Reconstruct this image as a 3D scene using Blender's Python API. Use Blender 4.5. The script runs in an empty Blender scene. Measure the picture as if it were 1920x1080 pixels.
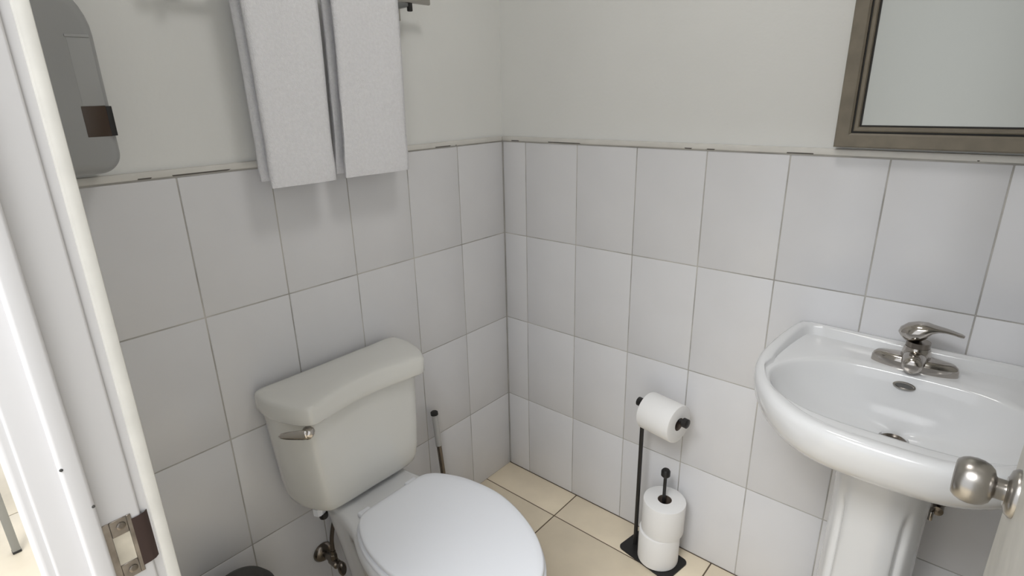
import bpy, bmesh, math, random
from mathutils import Vector, Matrix
random.seed(7)
PI = math.pi
S = bpy.context.scene
COL = S.collection

# ------------------------------------------------------------------ camera
cam_d = bpy.data.cameras.new('camera')
cam = bpy.data.objects.new('camera', cam_d); COL.objects.link(cam)
F_PX = 1067.98                                     # focal length in pixels of a 1920 px wide frame
cam_d.sensor_fit = 'HORIZONTAL'; cam_d.sensor_width = 36.0
cam_d.lens = 36.0 * F_PX / 1920.0
cam_d.clip_start = 0.005; cam_d.clip_end = 50
R = Matrix(((0.7609965, -0.1938089, 0.6191303),
            (0.6484317, 0.2573934, -0.7164391),
            (-0.0205078, 0.9466714, 0.3215473)))
cam.matrix_world = Matrix.Translation((1.28594, -1.45587, 1.39639)) @ R.to_4x4()
S.camera = cam

# ------------------------------------------------------------------ world, lights, exposure
w = bpy.data.worlds.new('daylight'); S.world = w; w.use_nodes = True
bg = w.node_tree.nodes['Background']
bg.inputs[0].default_value = (0.93, 0.96, 1.0, 1); bg.inputs[1].default_value = 1.2
S.view_settings.view_transform = 'Standard'; S.view_settings.look = 'None'
S.view_settings.gamma = 1.0; S.view_settings.use_curve_mapping = False
S.view_settings.exposure = 0.0
LAMP_W = 2.3
HALL_W = 64.0   # assumed broad lamp on the hallway ceiling, unseen, shining in through the door (built below)
#                                    # assumed ceiling lamp of the bathroom, unseen (built below)

# ------------------------------------------------------------------ materials
def mat(name, col, rough=0.5, metal=0.0, bump=None, var=None, spec=None, coat=0.0):
    m = bpy.data.materials.new(name); m.use_nodes = True
    nt = m.node_tree; b = nt.nodes['Principled BSDF']
    b.inputs['Base Color'].default_value = (*col, 1)
    b.inputs['Roughness'].default_value = rough
    b.inputs['Metallic'].default_value = metal
    if spec is not None: b.inputs['Specular IOR Level'].default_value = spec
    if coat: b.inputs['Coat Weight'].default_value = coat; b.inputs['Coat Roughness'].default_value = 0.08
    tc = nt.nodes.new('ShaderNodeTexCoord')
    if var:                                        # (scale, amount): soft mottling of the base colour
        n = nt.nodes.new('ShaderNodeTexNoise'); n.inputs['Scale'].default_value = var[0]
        n.inputs['Detail'].default_value = 4
        nt.links.new(tc.outputs['Object'], n.inputs['Vector'])
        r = nt.nodes.new('ShaderNodeValToRGB')
        k = var[1]
        r.color_ramp.elements[0].position = 0.3; r.color_ramp.elements[1].position = 0.7
        r.color_ramp.elements[0].color = (*[c * (1 - k) for c in col], 1)
        r.color_ramp.elements[1].color = (*[min(1, c * (1 + k)) for c in col], 1)
        nt.links.new(n.outputs['Fac'], r.inputs['Fac'])
        nt.links.new(r.outputs['Color'], b.inputs['Base Color'])
    if bump:                                       # (scale, strength, distance)
        n = nt.nodes.new('ShaderNodeTexNoise'); n.inputs['Scale'].default_value = bump[0]
        n.inputs['Detail'].default_value = 3
        nt.links.new(tc.outputs['Object'], n.inputs['Vector'])
        bp = nt.nodes.new('ShaderNodeBump'); bp.inputs['Strength'].default_value = bump[1]
        bp.inputs['Distance'].default_value = bump[2]
        nt.links.new(n.outputs['Fac'], bp.inputs['Height'])
        nt.links.new(bp.outputs['Normal'], b.inputs['Normal'])
    return m

M = dict(
    paint=mat('wall_paint', (0.78, 0.785, 0.77), 0.7, bump=(90, 0.25, 0.002), var=(3, 0.02)),
    ceiling=mat('ceiling_paint', (0.8, 0.79, 0.76), 0.8),
    tile=mat('glazed_wall_tile', (0.745, 0.745, 0.765), 0.28, bump=(14, 0.12, 0.002), var=(6, 0.02)),
    grout=mat('wall_grout', (0.48, 0.465, 0.44), 0.9, var=(9, 0.3)),
    trim=mat('tile_border', (0.70, 0.685, 0.65), 0.5, bump=(60, 0.3, 0.002), var=(14, 0.06)),
    ftile=mat('floor_tile', (0.80, 0.70, 0.54), 0.35, var=(7, 0.07)),
    fgrout=mat('floor_grout', (0.13, 0.095, 0.065), 0.9),
    wood=mat('white_gloss_wood', (0.63, 0.62, 0.62), 0.4, bump=(25, 0.08, 0.002)),
    wood2=mat('cream_edge_wood', (0.66, 0.645, 0.60), 0.5, var=(30, 0.05)),
    china=mat('white_china', (0.74, 0.745, 0.755), 0.12, coat=0.3),
    tankchina=mat('offwhite_china', (0.74, 0.735, 0.70), 0.18, coat=0.2),
    plastic=mat('white_plastic', (0.85, 0.87, 0.92), 0.32),
    chrome=mat('chrome', (0.50, 0.47, 0.44), 0.1, 1.0),
    darkchrome=mat('tarnished_chrome', (0.22, 0.195, 0.17), 0.25, 1.0),
    nickel=mat('brushed_nickel', (0.43, 0.41, 0.385), 0.28, 1.0),
    steel=mat('grey_steel', (0.33, 0.34, 0.34), 0.4, 0.8),
    black=mat('black_metal', (0.012, 0.011, 0.011), 0.45),
    rubber=mat('black_rubber', (0.02, 0.019, 0.018), 0.6),
    dark=mat('dark_plastic', (0.05, 0.048, 0.045), 0.55),
    grey=mat('grey_plastic', (0.33, 0.335, 0.335), 0.35),
    greyp=mat('light_grey_plastic', (0.37, 0.375, 0.375), 0.35),
    window=mat('smoked_window', (0.055, 0.035, 0.024), 0.2),
    towel=mat('white_terry', (0.90, 0.90, 0.935), 0.95, bump=(420, 0.8, 0.003), var=(150, 0.03), spec=0.1),
    paper=mat('toilet_paper', (0.86, 0.855, 0.85), 0.9, bump=(120, 0.15, 0.001), spec=0.1),
    card=mat('brown_card', (0.12, 0.09, 0.07), 0.9),
    frame=mat('taupe_wood', (0.205, 0.178, 0.135), 0.5, var=(30, 0.12)),
    frameline=mat('dark_frame_line', (0.02, 0.017, 0.012), 0.5),
    mirror=mat('hazy_mirror_glass', (0.52, 0.53, 0.50), 0.42, 0.9),
    hose=mat('braided_hose', (0.12, 0.10, 0.085), 0.4, 0.7, bump=(300, 0.6, 0.002)),
    strike=mat('worn_strike_plate', (0.30, 0.265, 0.23), 0.35, 0.9, var=(60, 0.3)),
    mortise=mat('raw_wood_mortise', (0.62, 0.57, 0.47), 0.8, var=(60, 0.1)),
    lipshade=mat('shaded_strike_lip', (0.045, 0.025, 0.02), 0.8),  # for the metal strike lip: shadow on its bend painted in as dark colour
    tube=mat('grey_tube', (0.5, 0.5, 0.49), 0.3),
)
# blackened caulk: irregular dark marks along the joint under the tile border (object space = world space there)
def stain(m):
    nt = m.node_tree; b = nt.nodes['Principled BSDF']; src = b.inputs['Base Color'].links[0].from_socket
    tc = nt.nodes.new('ShaderNodeTexCoord'); sx = nt.nodes.new('ShaderNodeSeparateXYZ'); nt.links.new(tc.outputs['Object'], sx.inputs[0])
    n = nt.nodes.new('ShaderNodeTexNoise'); n.inputs['Scale'].default_value = 9; n.inputs['Detail'].default_value = 5
    nt.links.new(tc.outputs['Object'], n.inputs['Vector'])
    a = nt.nodes.new('ShaderNodeMath'); a.operation = 'GREATER_THAN'; a.inputs[1].default_value = .55; nt.links.new(n.outputs['Fac'], a.inputs[0])
    c = nt.nodes.new('ShaderNodeMath'); c.operation = 'LESS_THAN'; c.inputs[1].default_value = 1.2560; nt.links.new(sx.outputs['Z'], c.inputs[0])
    d = nt.nodes.new('ShaderNodeMath'); d.operation = 'MULTIPLY'; nt.links.new(a.outputs[0], d.inputs[0]); nt.links.new(c.outputs[0], d.inputs[1])
    mx = nt.nodes.new('ShaderNodeMix'); mx.data_type = 'RGBA'; mx.inputs['B'].default_value = (.10, .09, .08, 1)
    nt.links.new(d.outputs[0], mx.inputs['Factor']); nt.links.new(src, mx.inputs['A']); nt.links.new(mx.outputs['Result'], b.inputs['Base Color'])
stain(M['trim'])
lamp_m = bpy.data.materials.new('assumed_lamp_glass'); lamp_m.use_nodes = True  # glow shared by both assumed ceiling lamps
_b = lamp_m.node_tree.nodes['Principled BSDF']
_b.inputs['Base Color'].default_value = (0.9, 0.9, 0.88, 1)
_b.inputs['Emission Color'].default_value = (1, 0.97, 0.92, 1); _b.inputs['Emission Strength'].default_value = 6

# ------------------------------------------------------------------ mesh helpers
class MB:
    """collects shapes (world coordinates) into one mesh object"""
    def __init__(s): s.bm = bmesh.new()
    def box(s, lo, hi, bevel=0.0, seg=2):
        t = bmesh.new(); bmesh.ops.create_cube(t, size=1)
        for v in t.verts: v.co = Vector([lo[i] + (v.co[i] + .5) * (hi[i] - lo[i]) for i in range(3)])
        if bevel: bmesh.ops.bevel(t, geom=t.edges[:], offset=bevel, segments=seg, affect='EDGES', profile=.5)
        return s._add(t)
    def _add(s, t, mtx=None):
        me = bpy.data.meshes.new('tmp'); t.to_mesh(me); t.free()
        if mtx: me.transform(mtx)
        s.bm.from_mesh(me); bpy.data.meshes.remove(me); return s
    def loft(s, rings, cap0=True, cap1=True, closed=True):
        vs = [[s.bm.verts.new(p) for p in r] for r in rings]; n = len(vs[0])
        for a, b in zip(vs, vs[1:]):
            for i in range(n if closed else n - 1):
                j = (i + 1) % n
                try: s.bm.faces.new((a[i], a[j], b[j], b[i]))
                except ValueError: pass
        for r, do in ((vs[0], cap0), (vs[-1], cap1)):
            if do:
                c = s.bm.verts.new(sum((v.co for v in r), Vector()) / n)
                for i in range(n): s.bm.faces.new((r[i], r[(i + 1) % n], c))
        return s
    def tube(s, path, rad, n=14, caps=True):
        path = [Vector(p) for p in path]
        rads = rad if isinstance(rad, (list, tuple)) else [rad] * len(path)
        rings = []; up = None
        for i, p in enumerate(path):
            d = (path[min(i + 1, len(path) - 1)] - path[max(i - 1, 0)]).normalized()
            if up is None: up = d.orthogonal().normalized()
            up = (up - d * up.dot(d)).normalized(); sd = d.cross(up)
            rings.append([p + (up * math.cos(2 * PI * k / n) + sd * math.sin(2 * PI * k / n)) * rads[i] for k in range(n)])
        return s.loft(rings, caps, caps)
    def lathe(s, prof, org, axis=(0, 0, 1), n=32):
        """prof: (radius, height) pairs along axis from org"""
        a = Vector(axis).normalized(); u = a.orthogonal().normalized(); v = a.cross(u); o = Vector(org)
        rings = [[o + a * h + (u * math.cos(2 * PI * k / n) + v * math.sin(2 * PI * k / n)) * max(r, 1e-5) for k in range(n)] for r, h in prof]
        return s.loft(rings, prof[0][0] > 1e-4, prof[-1][0] > 1e-4)
    def build(s, name, m, parent=None, org=(0, 0, 0), sharp=38, smooth=True):
        bm = s.bm
        bmesh.ops.remove_doubles(bm, verts=bm.verts[:], dist=1e-6)
        bmesh.ops.recalc_face_normals(bm, faces=bm.faces[:])
        for f in bm.faces: f.smooth = smooth
        for e in bm.edges:
            if len(e.link_faces) == 2 and e.calc_face_angle(0) > math.radians(sharp): e.smooth = False
        for v in bm.verts: v.co -= Vector(org)
        me = bpy.data.meshes.new(name); bm.to_mesh(me); bm.free()
        me.materials.append(M[m] if isinstance(m, str) else m)
        o = bpy.data.objects.new(name, me); COL.objects.link(o)
        if parent: o.parent = parent
        return o

def spline(pts, n=6):
    """closed Catmull-Rom through plan points"""
    out = []; k = len(pts)
    for i in range(k):
        p0, p1, p2, p3 = [Vector(pts[(i + j - 1) % k]) for j in range(4)]
        for q in range(n):
            t = q / n
            out.append(.5 * ((2 * p1) + (p2 - p0) * t + (2 * p0 - 5 * p1 + 4 * p2 - p3) * t * t + (3 * p1 - p0 - 3 * p2 + p3) * t ** 3))
    return out
def ospline(pts, n=8):
    """open Catmull-Rom through 3-D points"""
    P = [Vector(p) for p in pts]; P = [P[0] * 2 - P[1]] + P + [P[-1] * 2 - P[-2]]; out = []
    for i in range(1, len(P) - 2):
        p0, p1, p2, p3 = P[i - 1:i + 3]
        for q in range(n):
            t = q / n
            out.append(.5 * ((2 * p1) + (p2 - p0) * t + (2 * p0 - 5 * p1 + 4 * p2 - p3) * t * t + (3 * p1 - p0 - 3 * p2 + p3) * t ** 3))
    return out + [P[-2]]
def mirror_y(half, yc):
    """(x, dy) pairs with dy >= 0 from back to front, mirrored about yc"""
    a = [(x, yc + d) for x, d in half]
    b = [(x, yc - d) for x, d in reversed(half) if d > 1e-6]
    return a + b
def inset(pts, d):
    """shrink a closed plan polygon by d along its vertex normals"""
    n = len(pts); out = []
    area = sum(pts[i][0] * pts[(i + 1) % n][1] - pts[(i + 1) % n][0] * pts[i][1] for i in range(n))
    sg = 1 if area > 0 else -1
    for i in range(n):
        t = (Vector(pts[(i + 1) % n][:2]) - Vector(pts[i - 1][:2])).normalized()
        out.append((pts[i][0] - t.y * d * sg, pts[i][1] + t.x * d * sg))
    return out
def shrink(pts, d):
    n = len(pts); x0, x1 = min(p[0] for p in pts), max(p[0] for p in pts); y0, y1 = min(p[1] for p in pts), max(p[1] for p in pts)
    cx, cy = (x0 + x1) / 2, (y0 + y1) / 2; fx, fy = 1 - 2 * d / (x1 - x0), 1 - 2 * d / (y1 - y0)
    return [(cx + (p[0] - cx) * fx, cy + (p[1] - cy) * fy) for p in pts]
def ring(pts, z): return [(p[0], p[1], z) for p in pts]

def empty(name, loc, label, cat, group=None):
    o = bpy.data.objects.new(name, None); COL.objects.link(o); o.location = loc; o.empty_display_size = .1
    return tag(o, label, cat, group)
def tag(o, label, cat, group=None):
    o['label'] = label; o['category'] = cat
    if group: o['group'] = group
    return o
def struct(o, label, cat):
    o['kind'] = 'structure'; return tag(o, label, cat)

# ================================================================== the room
# sink wall: plane y = 0, x to the right; toilet wall: plane x = 0, y negative towards the door
W_T, H_T, Z3 = 0.2, 0.31391, 0.31385
ZR = [0, Z3, Z3 + H_T, Z3 + 2 * H_T, 1.2507]      # tile rows
XR, YD, YO, ZC = 1.80, -1.342, -1.395, 2.40       # right wall, door wall inside / outside, ceiling
DX0, DX1, DZ = 0.70, 1.402, 2.05                  # door opening
A0, B0 = 0.0973, 0.2090

wall_l = struct(MB().box((-.10, YO, 0), (-.004, .10, ZC)).build('wall_left', 'paint'), 'white wall behind the toilet, tiled to shoulder height and painted above', 'wall')
wall_b = struct(MB().box((-.10, .004, 0), (XR + .1, .10, ZC)).build('wall_back', 'paint'), 'white wall behind the sink, tiled below and painted above', 'wall')
wall_r = struct(MB().box((XR, YO, 0), (XR + .1, .10, ZC)).build('wall_right', 'paint'), 'plain painted wall to the right of the sink, beyond the open door', 'wall')
wf = MB().box((-.10, YO, 0), (DX0 - .02, YD, ZC)).box((DX1 + .02, YO, 0), (XR + .1, YD, ZC)).box((DX0 - .02, YO, DZ + .02), (DX1 + .02, YD, ZC))
struct(wf.build('wall_front', 'paint'), 'thin painted wall that holds the bathroom doorway', 'wall')
struct(MB().box((-.10, YO, ZC), (XR + .1, .10, ZC + .08)).build('ceiling', 'ceiling'), 'plain white bathroom ceiling', 'ceiling')

GAP = 0.0028
_tile_mesh = {}
def tile_mesh(w_, h_, t, bev, m, key):
    k = (round(w_, 4), round(h_, 4), key)
    if k not in _tile_mesh:
        o = MB().box((-w_ / 2, -h_ / 2, -t), (w_ / 2, h_ / 2, 0), bev, 2).build('tile', m)
        _tile_mesh[k] = o.data; bpy.data.objects.remove(o)
    return _tile_mesh[k]
def lay(name, me, loc, rot, parent):
    o = bpy.data.objects.new(name, me); COL.objects.link(o); o.location = loc; o.rotation_euler = rot; o.parent = parent
    return o

# wall tiles, each its own piece
MB().box((0, .0012, 0), (XR, .02, 1.2557)).build('grout', 'grout', wall_b)
MB().box((-.02, YD, 0), (-.0012, 0, 1.2557)).build('grout', 'grout', wall_l)
jit = lambda a: random.uniform(-a, a)
xs = [0.0015] + [A0 + i * W_T for i in range(20) if A0 + i * W_T < XR - .02] + [XR]
for r in range(4):
    for i in range(len(xs) - 1):
        x0, x1, z0, z1 = xs[i] + GAP / 2, xs[i + 1] - GAP / 2, ZR[r] + GAP / 2, ZR[r + 1] - GAP / 2
        me = tile_mesh(x1 - x0, z1 - z0, .007, .0014, 'tile', 'w')
        lay('wall_tile', me, ((x0 + x1) / 2, jit(.0002), (z0 + z1) / 2), (PI / 2 + jit(.0012), 0, jit(.0012)), wall_b)
ys = [0.0015] + [B0 + i * W_T for i in range(20) if B0 + i * W_T < -YD - .02] + [-YD]
for r in range(4):
    for i in range(len(ys) - 1):
        y0, y1, z0, z1 = ys[i] + GAP / 2, ys[i + 1] - GAP / 2, ZR[r] + GAP / 2, ZR[r + 1] - GAP / 2
        me = tile_mesh(y1 - y0, z1 - z0, .007, .0014, 'tile', 'w')
        lay('wall_tile', me, (jit(.0002), -(y0 + y1) / 2, (z0 + z1) / 2), (PI / 2 + jit(.0012), 0, PI / 2 + jit(.0012)), wall_l)
# narrow rounded border on top of the tiles
tr = MB().box((0, -.004, 1.2530), (XR, .02, 1.2675), .003)
struct(tr.build('trim_1', 'trim'), 'narrow rounded border strip on top of the sink wall tiles', 'tile border')
tr = MB().box((-.02, YD, 1.2530), (.004, -.0045, 1.2675), .003)
struct(tr.build('trim_2', 'trim'), 'narrow rounded border strip on top of the toilet wall tiles', 'tile border')

# floor: beige tiles running through the doorway
floor = struct(MB().box((-2.8, -3.4, -.06), (2.4, .02, -.0015)).build('floor', 'fgrout'), 'beige tiled floor with thin dark brown joints', 'floor')
TF, GF = 0.506, 0.0042
for i in range(-6, 4):
    for j in range(-6, 1):
        x0, y0 = .319 + i * TF, -.138 + j * TF
        x1, y1 = x0 + TF, y0 + TF
        if y0 > -.2: y1 = 0.0
        me = tile_mesh(x1 - x0 - GF, y1 - y0 - GF, .008, .0012, 'ftile', 'f')
        lay('floor_tile', me, ((x0 + x1) / 2, (y0 + y1) / 2, 0), (0, 0, 0), floor)

# ------------------------------------------------------------------ door frame (latch side) and head
fr = empty('trim_3', (DX0, -1.37, 0), 'white wooden door frame with a metal strike plate, at the left edge', 'door frame'); fr['kind'] = 'structure'
O = fr.location
MB().box((DX0 - .02, -1.4205, 0), (DX0, -1.3475, DZ), .0025, 3).build('jamb', 'wood', fr, O)
MB().box((DX0 - .004, -1.3975, 0), (DX0 + .012, -1.381, DZ), .003, 3).build('door_stop', 'wood', fr, O)
MB().box((DX0 - .018, -1.3485, 0), (DX0 - .0035, -1.3385, DZ), .0025).build('bead', 'wood', fr, O)
MB().box((DX0 - .06, -1.3395, 0), (DX0, -1.3275, DZ + .06), .0025).build('inner_casing', 'wood2', fr, O)
MB().box((DX0 - .041, -1.4285, 0), (DX0 - .003, -1.393, DZ + .04), .004, 3).build('outer_casing', 'wood', fr, O)
for (y, z) in ((-1.396, 1.095), (-1.3825, 1.048)):
    MB().lathe([(.0016, 0), (.0014, .0006), (.0004, .001)], (DX0 + .0115, y, z), (1, 0, 0), 10).build('nail_hole', 'dark', fr, O)
# strike plate: flat plate round an open mortise, curved lip on the right
z0, z1 = .948, 1.017; y0, y1 = -1.3805, -1.3385; hx = DX0 + .0012
sp = MB()
ya, yb, za, zb = -1.3745, -1.3600, .966, .999      # opening
sp.box((DX0 - .003, y0, z0), (hx, ya, z1), .0005, 1).box((DX0 - .003, ya, z0), (hx, yb, za), .0005, 1).box((DX0 - .003, ya, zb), (hx, yb, z1), .0005, 1)
sp.box((DX0 - .003, yb, z0), (hx, -1.3560, z1), .0005, 1)
plate = sp.build('strike_plate', 'strike', fr, O)
prof = [(-1.3565, hx), (-1.350, hx - .0002), (-1.345, hx - .0015), (-1.341, hx - .005), (-1.3385, hx - .010)]
lip = MB(); lip.loft([[(x, y, za - .012), (x, y, zb + .012)] for y, x in prof], False, False, closed=False)
lip.build('strike_lip', 'lipshade', plate, O)
MB().box((DX0 - .0035, ya - .001, za - .001), (DX0 + .0003, yb + .001, zb + .001)).build('mortise', 'mortise', plate, O)
for z in (1.009, .957):
    MB().lathe([(.0042, 0), (.004, .001), (.0028, .0015), (.0001, .0012)], (hx - .0002, -1.3655, z), (1, 0, 0), 16).build('screw', 'darkchrome', plate, O)
# hinge side and head of the frame (out of view to the right and above)
hd = MB().box((DX1, -1.4205, 0), (DX1 + .02, -1.3475, DZ), .002).box((DX0 - .02, -1.4205, DZ), (DX1 + .02, -1.3475, DZ + .02), .002)
struct(hd.build('trim_4', 'wood'), 'hinge side and head of the white door frame', 'door frame')

# ------------------------------------------------------------------ open door with knob (right edge)
leaf = MB().box((1.3625, -1.345, .008), (1.3975, -.655, 2.04), .0035, 3)
door = struct(leaf.build('door_1', 'wood2'), 'cream white door standing open at the right edge, with round nickel knob', 'door')
KY, KZ, KX = -.722, .978, 1.3625
MB().lathe([(.027, 0), (.027, .003), (.024, .007), (.017, .009), (.016, .010), (.0001, .010)], (KX + .0005, KY, KZ), (-1, 0, 0), 40).build('rose', 'nickel', door)
kn = MB().lathe([(.0115, .006), (.0115, .017), (.0125, .0185), (.0185, .0205), (.0228, .025), (.0252, .031), (.0260, .0375), (.0252, .0445), (.0228, .050), (.0195, .0537), (.0175, .0545), (.016, .0538), (.009, .053), (.0001, .0528)], (KX, KY, KZ), (-1, 0, 0), 48)
kn.build('knob', 'nickel', door)
MB().box((1.3735, -.6556, KZ - .03), (1.3865, -.6535, KZ + .03), .0008).build('latch_plate', 'nickel', door)
for z in (.25, 1.0, 1.8):
    MB().lathe([(.006, 0), (.006, .09)], (1.4005, -1.347, z), (0, 0, 1), 14).build('hinge', 'nickel', door)
MB().lathe([(.031, 0), (.031, .003), (.027, .008), (.012, .010), (.0115, .022), (.0255, .034), (.0272, .041), (.0235, .055), (.0001, .060)], (1.397, KY, KZ), (1, 0, 0), 32).build('knob', 'nickel', door)

# ================================================================== toilet
YT = -.7365
toi = empty('toilet', (.4, YT, 0), 'white two piece toilet with closed lid against the tiled wall', 'toilet'); O = toi.location
lid_half = [(.018, .0), (.018, .12), (.018, .2), (.045, .214), (.095, .214), (.145, .201), (.182, .184), (.2, .165), (.1965, .14), (.186, .10), (.176, .05), (.172, 0)]
lid_pl = [tuple(p) for p in spline(mirror_y(lid_half, YT), 5)]
lid_low = [tuple(p) for p in spline(mirror_y([(x + (.010 * (1 - (d / .16) ** 2) if x > .15 and d < .16 else 0), d) for x, d in lid_half], YT), 5)]
L = MB()
L.loft([ring(shrink(lid_low, .012), .690), ring(shrink(lid_low, .003), .691), ring(lid_low, .695), ring(lid_low, .712), ring(lid_pl, .730), ring(shrink(lid_pl, .003), .7365), ring(shrink(lid_pl, .007), .7395), ring(shrink(lid_pl, .016), .7415), ring(shrink(lid_pl, .04), .743)])
L.build('tank_lid', 'tankchina', toi, O, 50)
tank_half = [(.022, .0), (.022, .12), (.022, .19), (.045, .204), (.09, .204), (.135, .192), (.168, .175), (.185, .155), (.186, .12), (.183, .07), (.181, .03), (.180, 0)]
def tank_ring(z, sy, x1, bow):
    """plan scaled across, front moved to x1, concave front fading into a bowed one lower down"""
    pts = []
    for x, d in tank_half:
        xx = .022 + (x - .022) * (x1 - .022) / .185
        if x > .15: xx += bow * (1 - (d / .19) ** 2)
        pts.append((xx, d * sy))
    return ring([tuple(p) for p in spline(mirror_y(pts, YT), 5)], z)
T = MB()
T.loft([tank_ring(.404, .60, .135, .0), tank_ring(.4045, .72, .160, .005), tank_ring(.409, .80, .172, .010), tank_ring(.420, .853, .180, .013), tank_ring(.440, .885, .186, .013), tank_ring(.48, .91, .190, .012), tank_ring(.55, .94, .190, .009), tank_ring(.63, .97, .189, .004), tank_ring(.692, .99, .187, 0)])
tank = T.build('tank', 'tankchina', toi, O, 60)
# flush lever on the slanted left front corner
pv = Vector((.186, -.909, .672)); nrm = Vector((.72, -.69, 0)).normalized(); tdir = Vector((-.69, -.72, 0)).normalized()
lvm = MB().lathe([(.0001, -.006), (.0145, -.006), (.0145, .004), (.012, .0105), (.006, .0135), (.0001, .0145)], pv, nrm, 24)
lvm.build('lever_pivot', 'chrome', toi, O)
rings = []
for k in range(13):
    s = k / 12; c = pv + nrm * (.009 + .004 * s) + tdir * (-.006 + s * .068) + Vector((0, 0, .004 * s))
    rw = (.0135 - .0065 * s) * math.sqrt(max(1e-4, 1 - (2 * s - .95) ** 4 * .9)) + .001; rt = .0055 if 0 < k < 12 else .001
    if k in (0, 12): rw *= .4
    rings.append([c + Vector((0, 0, 1)) * math.cos(a) * rw + nrm * math.sin(a) * rt for a in [2 * PI * q / 16 for q in range(16)]])
MB().loft(rings).build('flush_lever', 'chrome', toi, O)
# bowl with deck
def bowl_ring(z, half): return ring([tuple(p) for p in spline(mirror_y(half, YT), 5)], z)
top = [(.07, 0), (.07, .06), (.075, .098), (.11, .110), (.17, .115), (.24, .130), (.32, .163), (.42, .181), (.53, .170), (.62, .128), (.68, .066), (.698, 0)]
def scl(h, sy, x0, x1): return [(x0 + (x - .07) / (.698 - .07) * (x1 - x0), d * sy) for x, d in h]
foot = [(.16, 0), (.16, .05), (.163, .085), (.18, .100), (.22, .105), (.28, .108), (.34, .108), (.40, .105), (.46, .098), (.51, .08), (.54, .045), (.548, 0)]
def mix(a, b, t): return [(p[0] + (q[0] - p[0]) * t, p[1] + (q[1] - p[1]) * t) for p, q in zip(a, b)]
B = MB()
B.loft([bowl_ring(0, foot), bowl_ring(.02, foot), bowl_ring(.035, scl(mix(foot, top, 0), .93, .075, .692)) if False else bowl_ring(.035, mix(foot, top, .0)),
        bowl_ring(.12, mix(foot, top, .08)), bowl_ring(.2, mix(foot, top, .28)), bowl_ring(.27, mix(foot, top, .58)), bowl_ring(.33, mix(foot, top, .84)), bowl_ring(.365, mix(foot, top, .97)),
        bowl_ring(.385, top), bowl_ring(.394, scl(top, .975, .078, .692)), bowl_ring(.3975, scl(top, .93, .09, .68))])
B.build('bowl', 'china', toi, O, 60)
seat_half = [(.243, .0), (.243, .045), (.245, .092), (.262, .120), (.30, .143), (.35, .161), (.42, .1705), (.48, .1675), (.55, .149), (.62, .117), (.67, .079), (.70, .041), (.711, 0)]
sp_ = [tuple(p) for p in spline(mirror_y(seat_half, YT + .001), 6)]
so = shrink(sp_, -.005)
MB().loft([ring(inset(so, .006), .3985), ring(so, .401), ring(so, .409), ring(inset(so, .004), .4125), ring(shrink(so, .02), .4135)]).build('seat', 'plastic', toi, O, 60)
MB().loft([ring(inset(sp_, .006), .4145), ring(inset(sp_, .001), .416), ring(sp_, .419), ring(sp_, .425), ring(shrink(sp_, .0015), .4285), ring(shrink(sp_, .005), .4307), ring(shrink(sp_, .02), .4325), ring(shrink(sp_, .06), .434)]).build('seat_lid', 'plastic', toi, O, 60)
for s in (-1, 1):
    MB().box((.212, YT + s * .075 - .018, .397), (.247, YT + s * .075 + .018, .411), .006, 3).build('hinge', 'plastic', toi, O)

# water supply on the toilet wall
sv = empty('supply_valve', (.0, -.828, .159), 'dark chrome angle valve with braided hose, on the tiles below the toilet tank', 'valve'); O = sv.location
MB().lathe([(.030, 0), (.030, .002), (.024, .010), (.012, .014), (.0001, .014)], (.0008, -.828, .159), (1, 0, 0), 32).build('escutcheon', 'darkchrome', sv, O)
MB().lathe([(.009, .01), (.009, .045), (.0125, .046), (.0125, .075), (.008, .078), (.008, .092), (.0001, .092)], (.0008, -.828, .159), (1, 0, 0), 20).build('valve_body', 'darkchrome', sv, O)
hn = MB(); hc = Vector((.098, -.828, .159))
hn.loft([[hc + Vector((dx, math.cos(a) * .011 * k, math.sin(a) * .023 * k)) for a in [2 * PI * q / 24 for q in range(24)]] for dx, k in ((-.008, .7), (-.005, 1), (.004, 1), (.008, .75))])
hn.build('handle', 'darkchrome', sv, O)
MB().lathe([(.010, 0), (.010, .016), (.0075, .018), (.0075, .03)], (.060, -.828, .169), (0, 0, 1), 6).build('compression_nut', 'darkchrome', sv, O)
MB().tube(ospline([(.060, -.828, .20), (.060, -.826, .24), (.064, -.815, .29), (.075, -.800, .33), (.088, -.797, .365), (.09, -.80, .400)]), .0058, 12).build('hose', 'hose', sv, O)
fn = empty('fill_valve_nut', (.1, -.862, .38), 'white plastic nut with black washer under the tank', 'nut'); O = fn.location
MB().lathe([(.016, 0), (.016, .02), (.0125, .022), (.0125, .0295), (.0001, .0295)], (.098, -.868, .374), (0, 0, 1), 8).build('nut', 'plastic', fn, O)
MB().lathe([(.0001, 0), (.010, 0), (.0115, .003), (.0115, .016), (.0001, .016)], (.106, -.862, .360), (0, 0, 1), 16).build('washer', 'black', fn, O)

# rod standing behind the toilet
rod = empty('toilet_brush', (.055, -.385, 0), 'slim upright brush handle with black cap, on the floor behind the toilet', 'toilet brush'); O = rod.location
hb, ht = Vector((.048, -.386, .06)), Vector((.024, -.396, .418))
ax = (ht - hb).normalized(); ln = (ht - hb).length
MB().lathe([(.036, 0), (.038, .006), (.036, .07), (.034, .085), (.028, .09), (.0001, .09)], (.055, -.385, .001), (0, 0, 1), 28).build('holder', 'dark', rod, O)
MB().lathe([(.0085, 0), (.0085, ln * .66), (.010, ln * .665), (.010, ln * .68), (.0001, ln * .68)], hb, ax, 16).build('lower_tube', 'darkchrome', rod, O)
MB().lathe([(.0102, ln * .67), (.0102, ln - .004), (.0001, ln - .004)], hb, ax, 20).build('handle', 'tube', rod, O)
MB().lathe([(.0100, ln - .005), (.0122, ln - .004), (.0122, ln + .005), (.009, ln + .008), (.0001, ln + .009)], hb, ax, 20).build('cap', 'rubber', rod, O)

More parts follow.
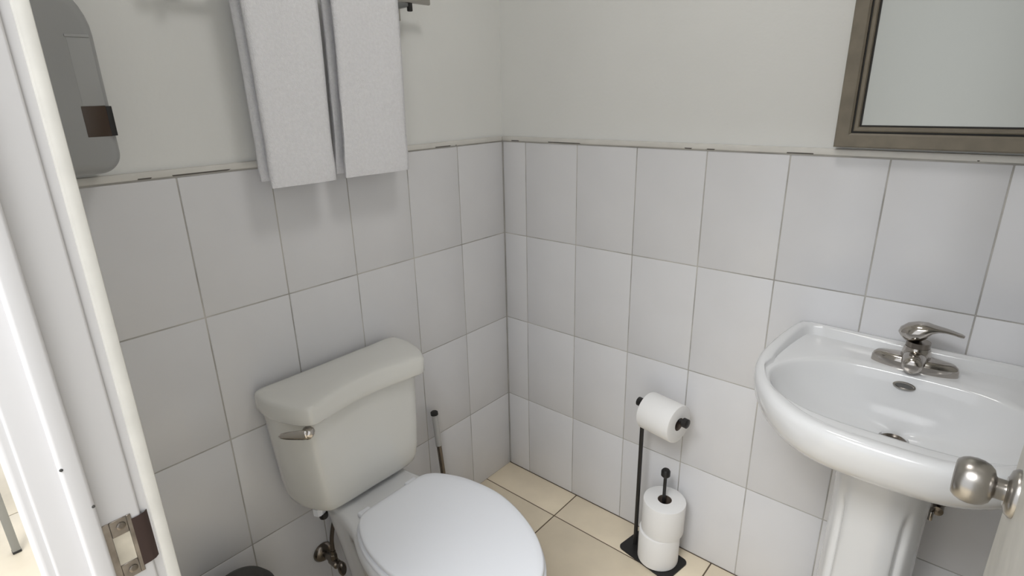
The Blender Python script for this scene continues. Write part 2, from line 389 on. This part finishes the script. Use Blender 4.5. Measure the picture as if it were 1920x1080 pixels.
# waste bin, only its domed top shows
bn = empty('waste_bin', (.118, -1.092, 0), 'black waste bin with rounded lid, on the floor left of the toilet', 'bin'); O = bn.location
MB().lathe([(.062, -.038), (.066, -.034), (.076, .22), (.078, .225), (.0001, .225)], (.118, -1.092, .0385), (0, 0, 1), 40).build('bin_body', 'dark', bn, O)
MB().lathe([(.078, .222), (.080, .228), (.079, .245), (.072, .268), (.057, .289), (.033, .303), (.0001, .308)], (.118, -1.092, .0385), (0, 0, 1), 40).build('lid', 'dark', bn, O)

# ================================================================== pedestal sink
XS = 1.217
snk = empty('pedestal_sink', (XS, -.2, 0), 'white china pedestal sink with oval bowl below the mirror', 'sink'); O = snk.location
half = [(0, -.468), (.05, -.466), (.10, -.459), (.15, -.437), (.197, -.396), (.236, -.337), (.263, -.268), (.272, -.2), (.266, -.12), (.255, -.05), (.246, -.012), (.238, -.001), (.20, -.0005), (.10, -.0005), (0, -.0005)]
outl = half + [(-a, b) for a, b in reversed(half[1:-1])]
bow_h = [(0, -.396), (.06, -.396), (.12, -.388), (.17, -.366), (.208, -.33), (.230, -.282), (.228, -.235), (.205, -.190), (.165, -.155), (.115, -.135), (.06, -.127), (0, -.125)]
bowl = bow_h + [(-a, b) for a, b in reversed(bow_h[1:-1])]
CY = -.255; NA = 120
def polar(poly):
    """radius of a closed polygon seen from (0, CY) at NA angles"""
    out = []; n = len(poly)
    for k in range(NA):
        th = 2 * PI * k / NA; dx, dy = math.sin(th), -math.cos(th); best = 0
        for i in range(n):
            (ax_, ay), (bx, by) = poly[i], poly[(i + 1) % n]
            ay -= CY; by -= CY; ex, ey = bx - ax_, by - ay
            den = dx * ey - dy * ex
            if abs(den) < 1e-9: continue
            t = (ax_ * ey - ay * ex) / den; u_ = (ax_ * dy - ay * dx) / den
            if t > 0 and -1e-6 <= u_ <= 1 + 1e-6: best = max(best, t)
        out.append(best)
    return out
ro = polar([tuple(p) for p in spline(outl, 4)]); rb = polar([tuple(p) for p in spline(bowl, 6)])
def pr(rad, z, cy=CY):
    zz = z if callable(z) else (lambda k: z)
    return [(XS + math.sin(2 * PI * k / NA) * rad[k], min(-.0008, cy - math.cos(2 * PI * k / NA) * rad[k]), zz(k)) for k in range(NA)]
backness = [max(0, min(1, ((CY - math.cos(2 * PI * k / NA) * ro[k]) + .30) / .28)) for k in range(NA)]   # 0 front .. 1 at the wall
zrim = lambda k: .835 + .023 * backness[k] ** 1.1
mul = lambda a, f_: [x * f_ for x in a]
sub = lambda a, d: [x - d for x in a]
lerp = lambda a, b, t: [x + (y - x) * t for x, y in zip(a, b)]
deck = lambda k: .825 + .008 * backness[k]
Sk = MB()
zr = zrim
def dz(f_, d): return lambda k: f_(k) + d
inner = [min(a, b + .10) for a, b in zip(sub(ro, .030), rb)]
inner = [max(i_, b + .012) for i_, b in zip(sub(ro, .032), rb)]
Sk.loft([pr(mul(ro, .30), .63, -.2), pr(mul(ro, .42), .665, -.21), pr(mul(ro, .60), .700, -.225), pr(mul(ro, .78), .730, -.24), pr(mul(ro, .90), .754), pr(mul(ro, .96), .771), pr(mul(ro, .988), .787), pr(mul(ro, 1.0), .805), pr(mul(ro, 1.0), dz(zr, -.016)), pr(sub(ro, .003), dz(zr, -.006)), pr(sub(ro, .010), dz(zr, -.0008)), pr(sub(ro, .018), zr),
         pr(lerp(sub(ro, .018), inner, .7), dz(zr, -.001)), pr(lerp(sub(ro, .018), inner, .92), lambda k: zr(k) * .75 + deck(k) * .25), pr(lerp(inner, rb, .04), lambda k: deck(k) + .001), pr(lerp(inner, rb, .2), deck), pr(lerp(inner, rb, .5), deck), pr(lerp(inner, rb, .82), deck),
         pr(rb, dz(deck, -.0012)), pr(sub(rb, .004), dz(deck, -.006)), pr(sub(rb, .010), .806), pr(mul(rb, .90), .785), pr(mul(rb, .80), .760, -.246), pr(mul(rb, .66), .737, -.230), pr(mul(rb, .48), .719, -.208), pr(mul(rb, .28), .709, -.188), pr([.027] * NA, .7055, -.178), pr([.024] * NA, .697, -.178)])
Sk.build('basin', 'china', snk, O, 60)
MB().lathe([(.0238, 0), (.0238, .003), (.021, .0042), (.019, .002), (.017, -.0005), (.0001, .0)], (XS, -.178, .7000), (0, 0, 1), 32).build('drain', 'darkchrome', snk, O)
# oval overflow ring on the back of the bowl
ov = MB(); oc = Vector((XS - .004, -.1375, .8085)); on_ = Vector((0, -.82, .57)).normalized(); ou = Vector((1, 0, 0)); ow = on_.cross(ou)
def oval(a_, b_, d): return [oc + ou * math.cos(t) * a_ + ow * math.sin(t) * b_ + on_ * d for t in [2 * PI * q / 28 for q in range(28)]]
ov.loft([oval(.020, .0085, -.004), oval(.020, .0085, .002), oval(.0175, .0065, .003), oval(.0155, .0048, .0015)], True, False)
ofl = ov.build('overflow_ring', 'nickel', snk, O)
MB().loft([oval(.0155, .0048, .0005), oval(.0155, .0048, .001)]).build('overflow_hole', 'dark', ofl, O)
# pedestal column with a raised front panel between two grooves
NP = 180
def ped(z, hw, y0, y1, g):
    out = []; cy = (y0 + y1) / 2; hd = (y1 - y0) / 2
    for k in range(NP):
        th = 2 * PI * k / NP; sx, cy_ = math.sin(th), -math.cos(th)
        e = 2.6; rr = (abs(sx) ** e + abs(cy_) ** e) ** (-1 / e)
        a = abs((th + PI) % (2 * PI) - PI)                 # angle from the front
        if g: rr *= 1 - .085 * g * math.exp(-((a - .66) / .07) ** 2) + .03 * g / (1 + math.exp((a - .58) / .02))
        out.append((XS + sx * hw * rr, cy + cy_ * hd * rr, z))
    return out
Pd = MB()
Pd.loft([ped(0, .105, -.335, -.07, 0), ped(.012, .107, -.338, -.07, 0), ped(.03, .104, -.333, -.07, 0), ped(.06, .097, -.322, -.07, .3), ped(.12, .091, -.312, -.07, 1), ped(.25, .087, -.300, -.07, 1), ped(.38, .085, -.294, -.07, 1), ped(.50, .0845, -.290, -.07, 1), ped(.565, .085, -.290, -.07, .9), ped(.59, .086, -.292, -.07, .35), ped(.615, .087, -.294, -.07, 0), ped(.66, .088, -.296, -.07, 0), ped(.69, .088, -.296, -.07, 0)])
Pd.build('pedestal', 'china', snk, O, 70)

# chrome faucet on the sink deck
fct = empty('faucet', (XS + .003, -.092, .832), 'chrome single lever faucet with its handle turned right, on the sink', 'faucet'); O = fct.location
FX, FY, FZ = XS + .001, -.088, .8315
Bf = MB()
def stad(hl, hw, z, n=40):
    pts = []
    for k in range(n):
        t = 2 * PI * k / n; c, s_ = math.cos(t), math.sin(t)
        px = math.copysign(abs(c) ** .75, c) * hl; wv = hw * (1.0 - .18 * (abs(px) / hl) ** 2)
        pts.append((FX + px, FY + s_ * wv, z))
    return pts
Bf.loft([stad(.077, .024, FZ - .003), stad(.077, .024, FZ + .005), stad(.0765, .0245, FZ + .014), stad(.074, .0235, FZ + .021), stad(.068, .0195, FZ + .0265), stad(.05, .011, FZ + .029)])
Bf.build('base', 'chrome', fct, O, 50)
MB().lathe([(.0275, 0), (.0275, .02), (.0255, .034), (.0235, .045), (.0225, .048), (.0001, .048)], (FX, FY, FZ + .003), (0, 0, 1), 36).build('body', 'chrome', fct, O)
sp2 = []
for (y, z, rx, rz) in ((.0, .028, .021, .020), (-.018, .028, .0215, .0195), (-.032, .027, .0210, .0185), (-.044, .025, .019, .017), (-.051, .023, .0165, .0150), (-.054, .022, .011, .010)):
    sp2.append([(FX + math.cos(t) * rx, FY + y, FZ + z + math.sin(t) * rz) for t in [2 * PI * q / 28 for q in range(28)]])
MB().loft(sp2).build('spout', 'chrome', fct, O, 60)
# handle: dome that sweeps over into a flat lever towards the right
hr = []
for (dx, z, ry, rz, tilt) in ((-.030, .066, .004, .006, .9), (-.0285, .068, .012, .014, .8), (-.024, .073, .019, .0185, .7), (-.014, .079, .0235, .0215, .5), (-.002, .084, .0235, .021, .3), (.010, .0885, .0215, .017, .1), (.020, .0935, .018, .0090, 0), (.030, .0955, .0145, .0055, -.05), (.042, .0955, .0115, .0040, -.12), (.055, .0935, .0095, .0035, -.16), (.066, .0910, .008, .0035, -.18), (.071, .0900, .0045, .0025, -.18)):
    hr.append([(FX + dx + math.sin(t) * rz * math.sin(tilt) * -1, FY + math.cos(t) * ry, FZ + z + math.sin(t) * rz * math.cos(tilt)) for t in [2 * PI * q / 28 for q in range(28)]])
MB().loft(hr).build('lever_handle', 'chrome', fct, O, 60)
MB().lathe([(.0215, 0), (.0215, .012), (.0001, .012)], (FX, FY, FZ + .0505), (0, 0, 1), 32).build('collar', 'darkchrome', fct, O)

# small stop valve under the sink
wv_ = empty('sink_stop_valve', (1.315, 0, .5), 'small dark chrome stop valve on the wall right of the pedestal', 'valve'); O = wv_.location
MB().lathe([(.020, 0), (.019, .003), (.009, .006), (.008, .03), (.011, .031), (.011, .055), (.0001, .056)], (1.318, -.0008, .495), (0, -1, 0), 20).build('valve_body', 'darkchrome', wv_, O)
MB().box((1.303, -.072, .474), (1.313, -.050, .498), .003).build('handle', 'chrome', wv_, O)
MB().tube(ospline([(1.318, -.042, .503), (1.318, -.045, .54), (1.305, -.06, .60), (1.29, -.075, .655)]), .006, 10).build('hose', 'hose', wv_, O)

# ================================================================== toilet paper stand and rolls
ang = math.radians(-10)
st = empty('toilet_paper_stand', (.668, -.085, 0), 'black metal toilet paper stand on the floor by the sink wall', 'paper stand'); O = Vector((.668, -.085, 0)); st.rotation_euler = (0, 0, 0)
def q2(dx, dy, z): return Vector((O.x + dx * math.cos(ang) - dy * math.sin(ang), O.y + dx * math.sin(ang) + dy * math.cos(ang), z))
def rrect(hx_, hy_, r_, n=8):
    out = []
    for cx, cy, a0 in ((hx_ - r_, hy_ - r_, 0), (-hx_ + r_, hy_ - r_, PI / 2), (-hx_ + r_, -hy_ + r_, PI), (hx_ - r_, -hy_ + r_, 1.5 * PI)):
        for k in range(n + 1):
            t = a0 + PI / 2 * k / n; out.append((cx + math.cos(t) * r_, cy + math.sin(t) * r_))
    return out
MB().loft([[q2(a, b, z) for a, b in rrect(.094 - i, .058 - i, .018 - i)] for z, i in ((.0005, 0), (.004, 0), (.005, .001))]).build('base_plate', 'black', st, O)
P0, P1 = Vector((.584, -.078, .522)), Vector((.754, -.108, .522)); bd = (P1 - P0).normalized(); px_ = P0 + bd * .020
MB().tube([(px_.x, px_.y, .004), (px_.x, px_.y, .523)], .0062, 14).build('post', 'black', st, O)
MB().tube([P0 + bd * .004, P1 - bd * .004], .0055, 14).build('roll_bar', 'black', st, O)
for c, d in ((P0, bd), (P1, -bd)):
    MB().lathe([(.0001, -.001), (.009, 0), (.0135, .002), (.0135, .015), (.011, .017), (.0001, .017)], c, d, 20).build('bar_cap', 'black', st, O)
SC = Vector((.690, -.083, 0))
MB().tube([(SC.x, SC.y, .004), (SC.x, SC.y, .308)], .0050, 14).build('spare_post', 'black', st, O)
MB().lathe([(.0001, .305), (.010, .306), (.0135, .310), (.0135, .325), (.010, .330), (.0001, .331)], (SC.x, SC.y, 0), (0, 0, 1), 20).build('ball', 'black', st, O)

def roll(center, axis, rad, core, length, label):
    c = Vector(center); a = Vector(axis).normalized()
    rt = empty('toilet_paper_roll', c, label, 'toilet roll', 'toilet paper rolls on the stand')
    h = length / 2; o_ = c
    prof = [(core, -h), (rad - .003, -h), (rad - .0008, -h + .0012), (rad, -h + .004), (rad, h - .004), (rad - .0008, h - .0012), (rad - .003, h), (core, h)]
    b = MB(); n = 44; u_ = a.orthogonal().normalized(); v_ = a.cross(u_)
    rr = [[c + a * z + (u_ * math.cos(2 * PI * k / n) + v_ * math.sin(2 * PI * k / n)) * r_ for k in range(n)] for r_, z in prof]
    b.loft(rr + [rr[0]], False, False); b.build('paper', 'paper', rt, o_)
    t = MB(); rr = [[c + a * z + (u_ * math.cos(2 * PI * k / n) + v_ * math.sin(2 * PI * k / n)) * r_ for k in range(n)] for r_, z in ((core, -h + .001), (core, h - .001), (core - .0012, h - .001), (core - .0012, -h + .001))]
    t.loft(rr + [rr[0]], False, False); t.build('cardboard_core', 'card', rt, o_)
    return rt
roll((SC.x - .004, SC.y - .004, .0055 + .0545), (0, 0, 1), .062, .021, .109, 'lower of the two spare white rolls stacked on the black stand')
roll((SC.x + .002, SC.y + .001, .115 + .0550), (.02, -.01, 1), .0635, .021, .109, 'upper of the two spare white rolls stacked on the black stand')
mid = P0 + bd * (.170 / 2 + .006); roll((mid.x, mid.y, .522 - .0135), bd, .056, .0195, .108, 'white roll hanging on the bar at the top of the stand')

# ================================================================== towels and bar
tb = empty('towel_bar', (0, -.66, 1.62), 'satin metal towel bar on the wall above the toilet', 'towel bar'); O = tb.location
MB().box((.056, -.985, 1.620), (.066, -.343, 1.637), .003).build('bar', 'nickel', tb, O)
for y in (-.408, -.95):
    MB().box((-.0038, y - .014, 1.585), (.004, y + .014, 1.640), .002).build('wall_plate', 'nickel', tb, O)
    MB().box((.003, y - .007, 1.612), (.060, y + .007, 1.626), .002).build('bracket_arm', 'steel', tb, O)
    MB().box((.053, y - .0055, 1.601), (.064, y + .0055, 1.6215), .002).build('bracket_clip', 'black', tb, O)

def towel(y0, y1, zf, zb, shift, label, seed, th=.016, skew=0.0, lskew=0.0):
    """towel folded over the bar: one closed cloth profile swept from back hem over the bar to front hem"""
    rt = empty('towel', (.06, (y0 + y1) / 2, zf), label, 'towel', 'towels on the bar'); o_ = rt.location
    rnd = random.Random(seed)
    path = []
    for k in range(15): path.append((.047, zb + (1.618 - zb) * k / 14, 0))
    for k in range(1, 9):
        t = PI * k / 9; path.append((.063 - .016 * math.cos(t), 1.632 + .022 * math.sin(t), k / 9))
    for k in range(19): path.append((.079, 1.618 + (zf - 1.618) * k / 18, 1))
    n = len(path); NY = 16
    rings = []
    ph = rnd.uniform(0, 6)
    for i, (x, z, fr_) in enumerate(path):
        a = path[max(i - 1, 0)]; b = path[min(i + 1, n - 1)]
        t = Vector((b[0] - a[0], b[1] - a[1])).normalized(); nx, nz = -t.y, t.x        # outward side
        back = 1 - fr_
        ya, yb = y0 - shift * back, y1 - shift * back
        drop = 1.62 - z                                           # slight flare at hems, gentle waves
        wid = .004 * math.sin(9 * drop + ph)
        hem = .004 * max(0, min(1, (drop - .32) / .05)); ya += wid - hem + lskew * drop; yb += wid * .6 + skew * drop + hem * .6
        pts_o, pts_i = [], []
        end = .6 if i in (0, n - 1) else 1.0
        if drop < .0: end = .8
        for k in range(NY + 1):
            s_ = k / NY; y = ya + (yb - ya) * s_
            wob = .0028 * math.sin(7 * s_ + 5 * drop + ph) * min(1, max(0, drop) * 6) * .8
            edge = min(s_, 1 - s_) * NY
            tt = th * end * (.55 if edge < .5 else .92 if edge < 1.5 else 1.0) / 2
            pts_o.append((x + nx * tt + wob, y, z + nz * tt)); pts_i.append((x - nx * tt + wob, y, z - nz * tt))
        rings.append(pts_o + pts_i[::-1])
    b = MB(); b.loft(rings)
    b.build('cloth', 'towel', rt, o_, 80)
    # woven hem band at the front bottom edge
    return rt
towel(-.862, -.690, 1.213, 1.226, .006, 'white terry towel on the bar, the one nearer the doorway', 3, lskew=.05)
towel(-.655, -.468, 1.214, 1.222, .004, 'white terry towel on the bar, the one nearer the room corner', 8)

# ================================================================== grey dispenser on the toilet wall
dsp = empty('paper_towel_dispenser', (0, -1.225, 1.29), 'grey plastic paper towel dispenser with dark level window, on the toilet wall', 'dispenser'); O = dsp.location
def arch(y0, y1, z0, z1, rt_, rb_, n=10):
    out = []
    for cy, cz, r_, a0 in ((y1 - rt_, z1 - rt_, rt_, 0), (y0 + rt_, z1 - rt_, rt_, PI / 2), (y0 + rb_, z0 + rb_, rb_, PI), (y1 - rb_, z0 + rb_, rb_, 1.5 * PI)):
        for k in range(n + 1):
            t = a0 + PI / 2 * k / n; out.append((cy + math.cos(t) * r_, cz + math.sin(t) * r_))
    return out
D = MB()
def dring(x, i): return [(x, y, z) for y, z in arch(-1.333 + i, -1.122 - i, 1.280 + i, 1.602 - i, .10 - i, .035 - i * .8)]
D.loft([dring(.0008, .004), dring(.004, 0), dring(.085, 0), dring(.098, .003), dring(.106, .010), dring(.109, .02)])
D.build('housing', 'grey', dsp, O, 50)
MB().box((.100, -1.1650, 1.393), (.1094, -1.1330, 1.498), .0008).build('side_strip', 'greyp', dsp, O)
MB().box((.096, -1.1670, 1.498), (.1106, -1.1330, 1.5025), .001).build('cover_ledge', 'greyp', dsp, O)
MB().box((.090, -1.1680, 1.343), (.1096, -1.1330, 1.3925), .0006).build('level_window', 'window', dsp, O)
MB().box((.085, -1.1335, 1.3435), (.1100, -1.1245, 1.392), .001).build('window_edge', 'black', dsp, O)

# ================================================================== framed mirror over the sink
mx0, mx1, mz0, mz1 = .988, 1.56, 1.273, 2.03
mr = empty('mirror', ((mx0 + mx1) / 2, 0, mz0), 'hazy mirror in a taupe wooden frame, on the wall above the sink', 'mirror'); O = mr.location
def mitre(sections, name, m):
    """four mitred rails sharing one (inset, y) profile; each rail its own part"""
    for side in range(4):
        def corner(i, c):
            return [(mx0 + i, mz0 + i), (mx1 - i, mz0 + i), (mx1 - i, mz1 - i), (mx0 + i, mz1 - i)][c % 4]
        r0 = [(corner(i, side)[0], y, corner(i, side)[1]) for i, y in sections]
        r1 = [(corner(i, side + 1)[0], y, corner(i, side + 1)[1]) for i, y in sections]
        MB().loft([r0, r1]).build(name, m, mr, O, 30)
mitre([(0, .0035), (0, -.022), (.003, -.026), (.026, -.026), (.030, -.023), (.030, .0035)], 'frame_rail', 'frame')
mitre([(.030, .0035), (.030, -.018), (.034, -.018), (.034, .0035)], 'dark_groove', 'frameline')
mitre([(.034, .0035), (.034, -.022), (.036, -.0235), (.041, -.0235), (.043, -.021), (.043, .0035)], 'inner_lip', 'frame')
mitre([(.043, .0035), (.043, -.0165), (.0465, -.0165), (.0465, .0035)], 'dark_edge', 'frameline')
MB().box((mx0 + .045, -.0150, mz0 + .045), (mx1 - .045, -.0090, mz1 - .045)).build('mirror_glass', 'mirror', mr, O)
MB().box((mx0 + .02, -.0090, mz0 + .02), (mx1 - .02, .0035, mz1 - .02)).build('backing', 'frame', mr, O)

# ================================================================== chair in the hallway, one leg in view
ch = empty('metal_chair', (-1.12, -1.60, 0), 'chair with grey square metal legs, in the hallway left of the door frame', 'chair'); O = ch.location
legs = [(-.955, -1.392), (-1.29, -1.432), (-.915, -1.80), (-1.25, -1.84)]
for x, y in legs:
    MB().box((x - .011, y - .011, .006), (x + .011, y + .011, .44), .002).build('leg', 'steel', ch, O)
    MB().box((x - .0118, y - .0118, .0005), (x + .0118, y + .0118, .010), .002).build('foot_cap', 'rubber', ch, O)
MB().box((-1.31, -1.86, .43), (-.895, -1.375, .475), .015, 3).build('seat', 'dark', ch, O)
MB().box((-1.31, -1.86, .46), (-1.27, -1.40, .86), .012, 3).build('backrest', 'dark', ch, O)

# ================================================================== assumed ceiling lamp, added as soft room light (above the frame)
lp = empty('assumed_ceiling_lamp', (.85, -.62, ZC), 'assumed, unseen round white ceiling lamp in the middle of the bathroom ceiling', 'lamp'); O = lp.location
MB().lathe([(.15, 0), (.15, .02), (.145, .025), (.0001, .025)], (.85, -.62, ZC), (0, 0, -1), 40).build('lamp_base', 'plastic', lp, O)
MB().lathe([(.14, .0), (.138, .012), (.12, .032), (.08, .05), (.0001, .058)], (.85, -.62, ZC - .024), (0, 0, -1), 40).build('lamp_shade', lamp_m, lp, O)
ld = bpy.data.lights.new('assumed_ceiling_lamp_light', 'AREA'); ld.shape = 'DISK'; ld.size = .28; ld.energy = LAMP_W; ld.color = (1, .98, .955)
lo = bpy.data.objects.new('assumed_ceiling_lamp_light', ld); COL.objects.link(lo); lo.location = (0, 0, -.09); lo.parent = lp

# ================================================================== assumed hallway ceiling lamp, added to brighten the lower room (behind the viewer)
hl = empty('assumed_hall_ceiling_lamp', (1.10, -2.60, 3.02), 'assumed, unseen large square flat ceiling lamp in the hallway outside the bathroom', 'lamp'); O = hl.location
MB().box((.45, -3.25, 2.96), (1.75, -1.95, 3.02), .01).build('lamp_housing', 'plastic', hl, O)
MB().box((.49, -3.21, 2.952), (1.71, -1.99, 2.961), .004).build('diffuser', lamp_m, hl, O)
hd_ = bpy.data.lights.new('assumed_hall_lamp_light', 'AREA'); hd_.shape = 'SQUARE'; hd_.size = 1.2; hd_.energy = HALL_W; hd_.color = (.93, .965, 1.0)
ho = bpy.data.objects.new('assumed_hall_lamp_light', hd_); COL.objects.link(ho); ho.location = (0, 0, -.08); ho.parent = hl
